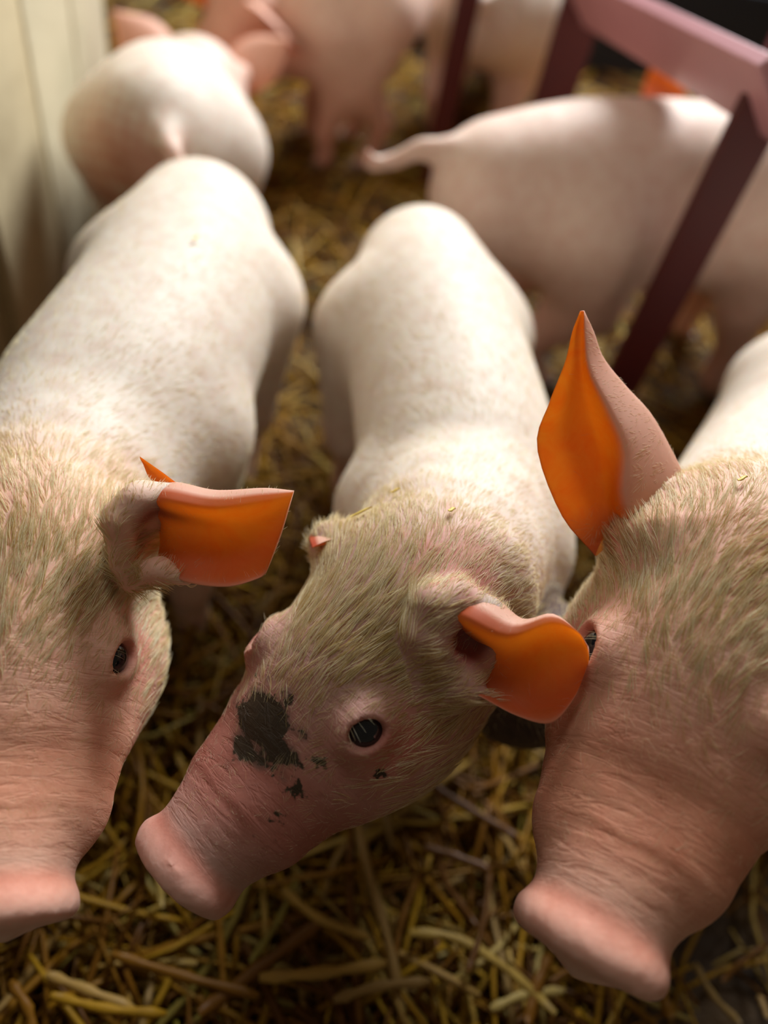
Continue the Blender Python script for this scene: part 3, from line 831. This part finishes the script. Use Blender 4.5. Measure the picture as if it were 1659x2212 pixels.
# ---- dark feed trough behind the divider
tr = bpy.data.objects.new('feed_trough', None); COL.objects.link(tr); meta(tr, 'low dark rubber feed trough on the straw behind the red divider', 'trough')
tr.location = (.14, 1.80, 0)
box('base', (0, 0, .012), (1, .25, 0), (-.25, 1, 0), (0, 0, 1), .42, .12, .012, NAVY, tr)
for sg in (1, -1):
    box('side', np.array([-.25, 1, 0]) / 1.031 * sg * .125 + [0, 0, .09], (1, .25, 0), np.array([-.25, 1, .25 * sg]), (0.0, -.2 * sg, 1), .42, .006, .085, NAVY, tr)
    box('end', np.array([1, .25, 0]) / 1.031 * sg * .42 + [0, 0, .09], (-.25, 1, 0), (1, .25, 0), (0, 0, 1), .125, .006, .08, NAVY, tr)

# ================================================================== the three piglets in front
# --- left piglet
hA = cam_head((62, 1405), .336, (8, 1955), .282, (-1, 0), 0.02, .98, 1.25, 1.28)
spA = spx([(432, 520, .205, .056, .060), (405, 610, .212, .065, .068), (350, 740, .215, .067, .070), (270, 880, .215, .068, .070), (190, 1010, .215, .062, .066)])
spA.append([*hA.w(-.062, 0, -.010), .046, .048])
pigA = Pig(spA, hA, legshift=(0, .01, .02, 0), sho=3)
dA = .322
earA = dict(rows=rows_px([
    [(318, 1100, .014), (340, 1130, .020), (345, 1175, .020), (335, 1225, .012), (350, 1190, .030), (315, 1080, .026)],
    [(350, 1082, -.004), (378, 1135, .012), (392, 1190, .010), (405, 1258, 0), (410, 1200, .020), (372, 1046, .012)],
    [(460, 1098, -.005), (475, 1140, .009), (480, 1200, .007), (490, 1268, -.002), (482, 1200, .013), (468, 1062, .008)],
    [(560, 1086, -.003), (560, 1130, .004), (560, 1190, .004), (553, 1252, -.001), (565, 1180, .007), (572, 1058, .004)],
    [(630, 1072, 0), (614, 1110, .001), (602, 1160, .001), (574, 1240, 0), (606, 1160, .0025), (634, 1066, .002)]], dA), inner_to=.5)
lobeA = dict(rows=rows_px([
    [(470, 1085, 0), (455, 1080, .001), (440, 1085, .001), (425, 1090, .002), (440, 1080, .004), (455, 1075, .003)],
    [(400, 1055, 0), (385, 1058, .001), (372, 1060, .001), (360, 1062, .002), (370, 1055, .004), (388, 1050, .003)],
    [(350, 1020, 0), (340, 1028, .001), (332, 1034, .001), (325, 1036, .002), (332, 1025, .003), (342, 1018, .002)],
    [(302, 986, 0), (304, 992, 0), (306, 997, 0), (308, 1000, 0), (303, 992, .001), (302, 988, .001)]], dA + .006), inner_to=.5)
farA = leaf_ear(hA, -1, (-.1, 1, .1), .07, .028)
def arc(pts, d0, rad, k=.006):
    P = [atd(p[0], p[1], d0 + p[2]) for p in pts]
    return [(P[i], P[i + 1], rad[i], rad[i + 1], k) for i in range(len(P) - 1)]
pigA.knobs = arc([(290, 1245, .012), (345, 1232, .006), (415, 1258, .004)], dA, [.007, .0045, .002]) + arc([(262, 1215, .006), (262, 1120, .003), (305, 1078, .004), (390, 1076, .008), (480, 1088, .010)], dA, [.005, .0068, .0072, .0062, .004]) + [(hA.w(-.045, .030, .014), atd(330, 1110, dA + .026), .022, .010, .014), (hA.w(-.045, -.030, .018), hA.w(-.045, -.045, .022), .018, .012, .012)]
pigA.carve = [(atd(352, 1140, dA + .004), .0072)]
oA = build_pig('piglet', pigA, .003, 'pale piglet at the left edge, its back running up to the pen wall', ears=(earA, lobeA, farA), fine=True, snout_tint=np.array([.76, .31, .17]), disc=np.array([.84, .18, .09]))
# --- centre piglet
hB = cam_head((660, 1556), .338, (362, 1855), .314, (-.66, -.75), 0.60, .97, .80)
spB = spx([(905, 600, .200, .052, .056), (922, 700, .208, .062, .066), (955, 840, .212, .062, .068), (985, 1000, .212, .062, .068), (985, 1130, .212, .060, .066)])
spB.append([*hB.w(-.066, -.004, -.008), .046, .046])
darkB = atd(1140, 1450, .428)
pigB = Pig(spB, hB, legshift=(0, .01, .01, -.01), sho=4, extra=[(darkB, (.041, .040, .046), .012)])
dB = .308
earB = dict(rows=rows_px([
    [(960, 1325, .014), (990, 1370, .022), (995, 1430, .022), (985, 1480, .014), (1010, 1450, .032), (975, 1310, .026)],
    [(1000, 1335, -.004), (1036, 1400, .014), (1042, 1470, .010), (1042, 1508, 0), (1060, 1480, .02), (1058, 1288, .014)],
    [(1095, 1374, -.006), (1110, 1430, .008), (1115, 1500, .006), (1120, 1548, 0), (1120, 1500, .012), (1132, 1342, .008)],
    [(1190, 1346, -.004), (1195, 1400, .004), (1195, 1480, .004), (1190, 1562, 0), (1195, 1490, .008), (1196, 1336, .004)],
    [(1246, 1364, -.002), (1252, 1400, .002), (1250, 1460, .002), (1238, 1512, 0), (1250, 1460, .004), (1252, 1380, .003)],
    [(1268, 1395, 0), (1272, 1410, 0), (1272, 1430, 0), (1264, 1452, 0), (1272, 1430, .001), (1272, 1400, .001)]], dB), inner_to=.5)
flapB = leaf_ear(hB, -1, (-.5, .55, -1.2), .050, .022)
pigB.knobs = arc([(935, 1500, .012), (995, 1488, .006), (1060, 1512, .005)], dB, [.007, .0045, .002]) + arc([(925, 1460, .008), (912, 1370, .004), (935, 1305, .004), (990, 1295, .007), (1060, 1325, .009), (1120, 1355, .010)], dB, [.004, .0062, .0068, .0062, .0052, .0035]) + [(hB.w(-.045, .030, .012), atd(1000, 1360, dB + .030), .022, .010, .014), (hB.w(-.045, -.030, .016), hB.w(-.045, -.048, .018), .018, .012, .012)]
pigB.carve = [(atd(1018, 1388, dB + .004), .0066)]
oB = build_pig('piglet', pigB, .003, 'middle piglet with mud on its forehead and cheek, snout pointing down left', ears=(earB, flapB), fine=True,
    paint=[(560, 1560, .017, MUD, .97), (595, 1612, .009, MUD, .97), (520, 1618, .008, MUD, .95), (530, 1530, .014, MUD, .8),
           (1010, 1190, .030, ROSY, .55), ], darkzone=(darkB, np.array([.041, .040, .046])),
    dirt=[(645, 1715, .009, .72), (705, 1655, .006, .8), (630, 1650, .014, .40), (610, 1790, .010, .55), (825, 1690, .008, .5), (560, 1560, .02, .6), (530, 1480, .02, .35)], snout_tint=np.array([.33, .065, .035]))  # dark snout tint: shade over this head plus redder skin, in the colour
# --- right piglet
hC = cam_head((1492, 1480), .322, (1268, 2030), .276, (-.92, -.39), 0.06, 1.08, 1.1, 1.22)
spC = spx([(2330, 700, .200, .056, .060), (2170, 700, .210, .064, .068), (1990, 740, .215, .068, .070), (1800, 880, .215, .068, .070), (1690, 1040, .218, .062, .066)])
spC.append([*hC.w(-.062, 0, -.010), .048, .048])
pigC = Pig(spC, hC, sho=3)
dC = .335
earC = dict(rows=rows_px([
    [(1290, 1200, .004), (1305, 1160, .012), (1335, 1140, .014), (1400, 1180, .004), (1490, 1080, .016), (1380, 1110, .032)],
    [(1215, 1110, 0), (1255, 1085, .006), (1310, 1080, .014), (1352, 1080, -.004), (1476, 1020, .012), (1330, 1040, .028)],
    [(1163, 965, 0), (1210, 950, .005), (1290, 960, .013), (1352, 975, -.004), (1412, 900, .010), (1290, 930, .024)],
    [(1188, 870, 0), (1218, 870, .0035), (1270, 885, .010), (1318, 890, -.003), (1352, 832, .008), (1270, 860, .016)],
    [(1222, 780, 0), (1235, 790, .002), (1255, 795, .004), (1275, 800, -.001), (1304, 772, .005), (1265, 780, .009)],
    [(1236, 718, 0), (1245, 722, .002), (1255, 722, .002), (1265, 722, 0), (1284, 718, .003), (1260, 718, .005)],
    [(1253, 672, 0), (1256, 672, .0), (1259, 672, 0), (1262, 673, 0), (1262, 671, .001), (1257, 671, .001)]], dC), inner_to=.5, rootlen=.14)
farC = leaf_ear(hC, 1, (-.3, 1, .3), .07, .028)
pigC.knobs = [(hC.w(-.045, -.030, .018), atd(1420, 1090, dC + .014), .022, .012, .016), (hC.w(-.045, .030, .018), hC.w(-.045, .045, .022), .018, .012, .012)]
oC = build_pig('piglet', pigC, .003, 'large-headed piglet at the right edge with one ear standing straight up', ears=(earC, farC), fine=True,
    paint=[(1240, 1700, .016, (.36, .17, .09), .45), (1230, 1590, .012, (.38, .19, .10), .35)], snout_tint=np.array([.68, .24, .12]), disc=np.array([.86, .21, .12]))  # brown patches: cast shadow of the neighbour's ear painted on the face

make_hair(oA, pigA, 8500, 22000, 1)
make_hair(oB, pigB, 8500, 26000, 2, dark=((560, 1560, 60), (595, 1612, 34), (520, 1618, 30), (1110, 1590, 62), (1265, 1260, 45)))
make_hair(oC, pigC, 8500, 12000, 3)
lashes(oA, hA, 1, seed=1); lashes(oB, hB, 1, seed=2); lashes(oC, hC, -1, seed=3)

# ================================================================== piglets further back
def walker(p0, head_deg, sc, legs=True, headpitch=0.5, L=.30, yaw=0.0, zc=None, headdrop=.0, slope=0):
    t = np.array([math.cos(math.radians(head_deg)), math.sin(math.radians(head_deg)), 0]); p0 = np.array(p0, float)
    W = [.052, .064, .066, .066, .060]; H_ = [.056, .070, .072, .072, .066]
    rows = [[*(p0 + t * L * sc * f - [0, 0, headdrop * f * f * .6 + slope * f]), W[i] * sc, H_[i] * sc] for i, f in enumerate((0, .22, .5, .78, 1.0))]
    n = p0 + t * (L + .10) * sc - np.array([0, 0, headdrop + slope]); y = math.radians(yaw)
    t2 = np.array([t[0] * math.cos(y) - t[1] * math.sin(y), t[0] * math.sin(y) + t[1] * math.cos(y), 0])
    f = unit(t2 * math.cos(headpitch) - np.array([0, 0, math.sin(headpitch)])); u = unit(t2 * math.sin(headpitch) + np.array([0, 0, math.cos(headpitch)]))
    hd = Head(n, f, u, sc, .9); b = hd.w(-.062, 0, -.008); rows.append([*b, .046 * sc, .048 * sc])
    return rows, hd
def bg_pig(p0, deg, sc, label, h=.005, tail=None, ears=True, tint=PALE, extra=(), paint=(), **kw):
    rows, hd = walker(p0, deg, sc, **kw)
    t = np.array([math.cos(math.radians(deg)), math.sin(math.radians(deg)), 0]); l = np.array([-t[1], t[0], 0]); p0 = np.array(p0, float)
    tl = [(p0 + (-t * a + l * b + np.array([0, 0, c])) * sc, r * sc) for a, b, c, r in (tail or ((.045, 0, .020, .012), (.066, .004, .020, .008), (.078, .014, .004, .0065), (.074, .024, -.012, .0055)))]
    pg = Pig(rows, hd, legs=kw.get('legs', True), tail=tl, sc=sc, sho=3, extra=extra)
    pg.knobs = [(hd.w(-.045, s_ * .030, .018), hd.w(-.045, s_ * .042, .024), .017, .012, .012) for s_ in (1, -1)]
    es = [leaf_ear(hd, s_, (-.2, .8, .55), .066, .027) for s_ in (1, -1)] if ears is True else ([dict(leaf_ear(hd, s_, (.25, 1, -.35), .07, .03), thick=True) for s_ in (1, -1)] if ears == 'droop' else (ears or []))
    return build_pig('piglet', pg, h, label, ears=es, body_tint=tint, paint=paint), pg
PD = atz(335, 345, .212) + [-.012, .042, 0]; tD = math.radians(108)
bg_pig(PD, 102, 1.12, 'piglet at upper left seen from behind, curly tail hanging over its pink hams', paint=[(200, 330, .05, PINK, .55), (300, 370, .05, PINK, .7), (230, 430, .05, PINK, .7), (400, 350, .03, PINK, .4)], headpitch=.9, headdrop=.03, slope=.075, L=.15,
       tail=((.047, -.012, .024, .011), (.064, -.020, .020, .0085), (.072, -.030, .004, .0075), (.068, -.036, -.020, .006)))
E0 = atz(1065, 455, .20) + [0.0, .035, .0]
oE, pgE = bg_pig(E0, 17, 1.22, 'piglet standing side-on behind the thick red bar, tail stretched out to the left', tint=(.78, .60, .50), L=.31, headpitch=.6, headdrop=.02, slope=-.030,
       tail=((.045, 0, .030, .011), (.066, .004, .026, .0085), (.084, .008, .012, .0075), (.100, .006, .008, .0065), (.106, .0, .022, .0055)))
F0 = np.array([-.145, 1.135, .22])
hFp = dict(L=.10, yaw=38, headpitch=.9, headdrop=.07)
bg_pig(F0, 206, 1.02, 'piglet standing between the cream partition and the far red bars, head behind its neighbour', tint=(.78, .56, .46), ears='droop', **hFp)
bg_pig(atz(1062, 10, .215), 84, 1.26, 'piglet seen from behind between the two far red bars', L=.16, headpitch=.9, headdrop=.05)
earH = dict(rows=rows_px([[(1385, 245, 0), (1415, 240, .008), (1450, 240, .008), (1485, 245, 0), (1460, 240, .02), (1410, 240, .02)],
    [(1388, 195, 0), (1412, 190, .008), (1450, 190, .008), (1480, 195, 0), (1455, 190, .016), (1412, 190, .016)],
    [(1405, 150, 0), (1420, 148, .004), (1440, 148, .004), (1460, 152, 0), (1442, 148, .009), (1422, 148, .009)],
    [(1424, 130, 0), (1430, 129, 0), (1436, 129, 0), (1442, 131, 0), (1436, 128, .002), (1430, 128, .002)]], .96))
bg_pig((.56, 1.10, .066), 186, .9, 'piglet lying behind the side-on one under the pink rail, one upright orange ear showing', ears=[earH], L=.16, headpitch=.35, headdrop=.0, legs=False)

# ---- crumbs of straw lying on the coats
def crumb(px, py, pxl, ang, host, label, w=.0022):
    dg = bpy.context.evaluated_depsgraph_get(); d = ray(px, py); d = d / np.linalg.norm(d)
    ok, loc, nor, idx = host.ray_cast(Vector(CAMP), Vector(d))
    if not ok: return
    dep = proj(np.array(loc))[1]; L = pxl / FPX * dep; t = MC @ np.array([math.cos(ang), math.sin(ang), 0]); nr = np.array(nor); t = unit(t - t.dot(nr) * nr); s_ = np.cross(nr, t)
    V = []
    for k, a in enumerate(np.linspace(-.5, .5, 5)):
        ww = w * (1 - 1.4 * abs(a) ** 1.5)
        for j in range(6):
            b = 2 * math.pi * j / 6; V.append(t * a * L + s_ * (math.cos(b) * ww * .5 + .0006 * math.sin(a * 5)) + nr * (math.sin(b) * ww * .25))
    Q = [(k * 6 + j, k * 6 + (j + 1) % 6, (k + 1) * 6 + (j + 1) % 6, (k + 1) * 6 + j) for k in range(4) for j in range(6)]
    Q += [(0, 1, 2, 3), (0, 3, 4, 5), (24, 27, 26, 25), (24, 29, 28, 27)]
    o = fast_mesh('straw_fragment', np.array(V), np.array(Q), CRUMB); o.location = np.array(loc) + nr * .0030; meta(o, label, 'straw')
CRUMB = simple('bright_straw', (.78, .55, .10), .5)

crumb(786, 1118, 52, -.25, oB, 'longest yellow straw fragment on the middle piglet, behind its muddy forehead')
crumb(860, 1071, 22, .3, oB, 'small straw fragment topmost on the middle piglet, up its neck')
crumb(973, 1112, 20, -.6, oB, 'small straw fragment on the middle piglet beside its pink neck fold')
crumb(1603, 1046, 24, -.3, oC, 'pale straw fragment on the neck of the large-headed piglet at the right')
crumb(420, 521, 22, -.8, oA, 'straw fragment on the rump of the piglet at the left edge')
print('script', round(time.time() - T0, 1), 's')
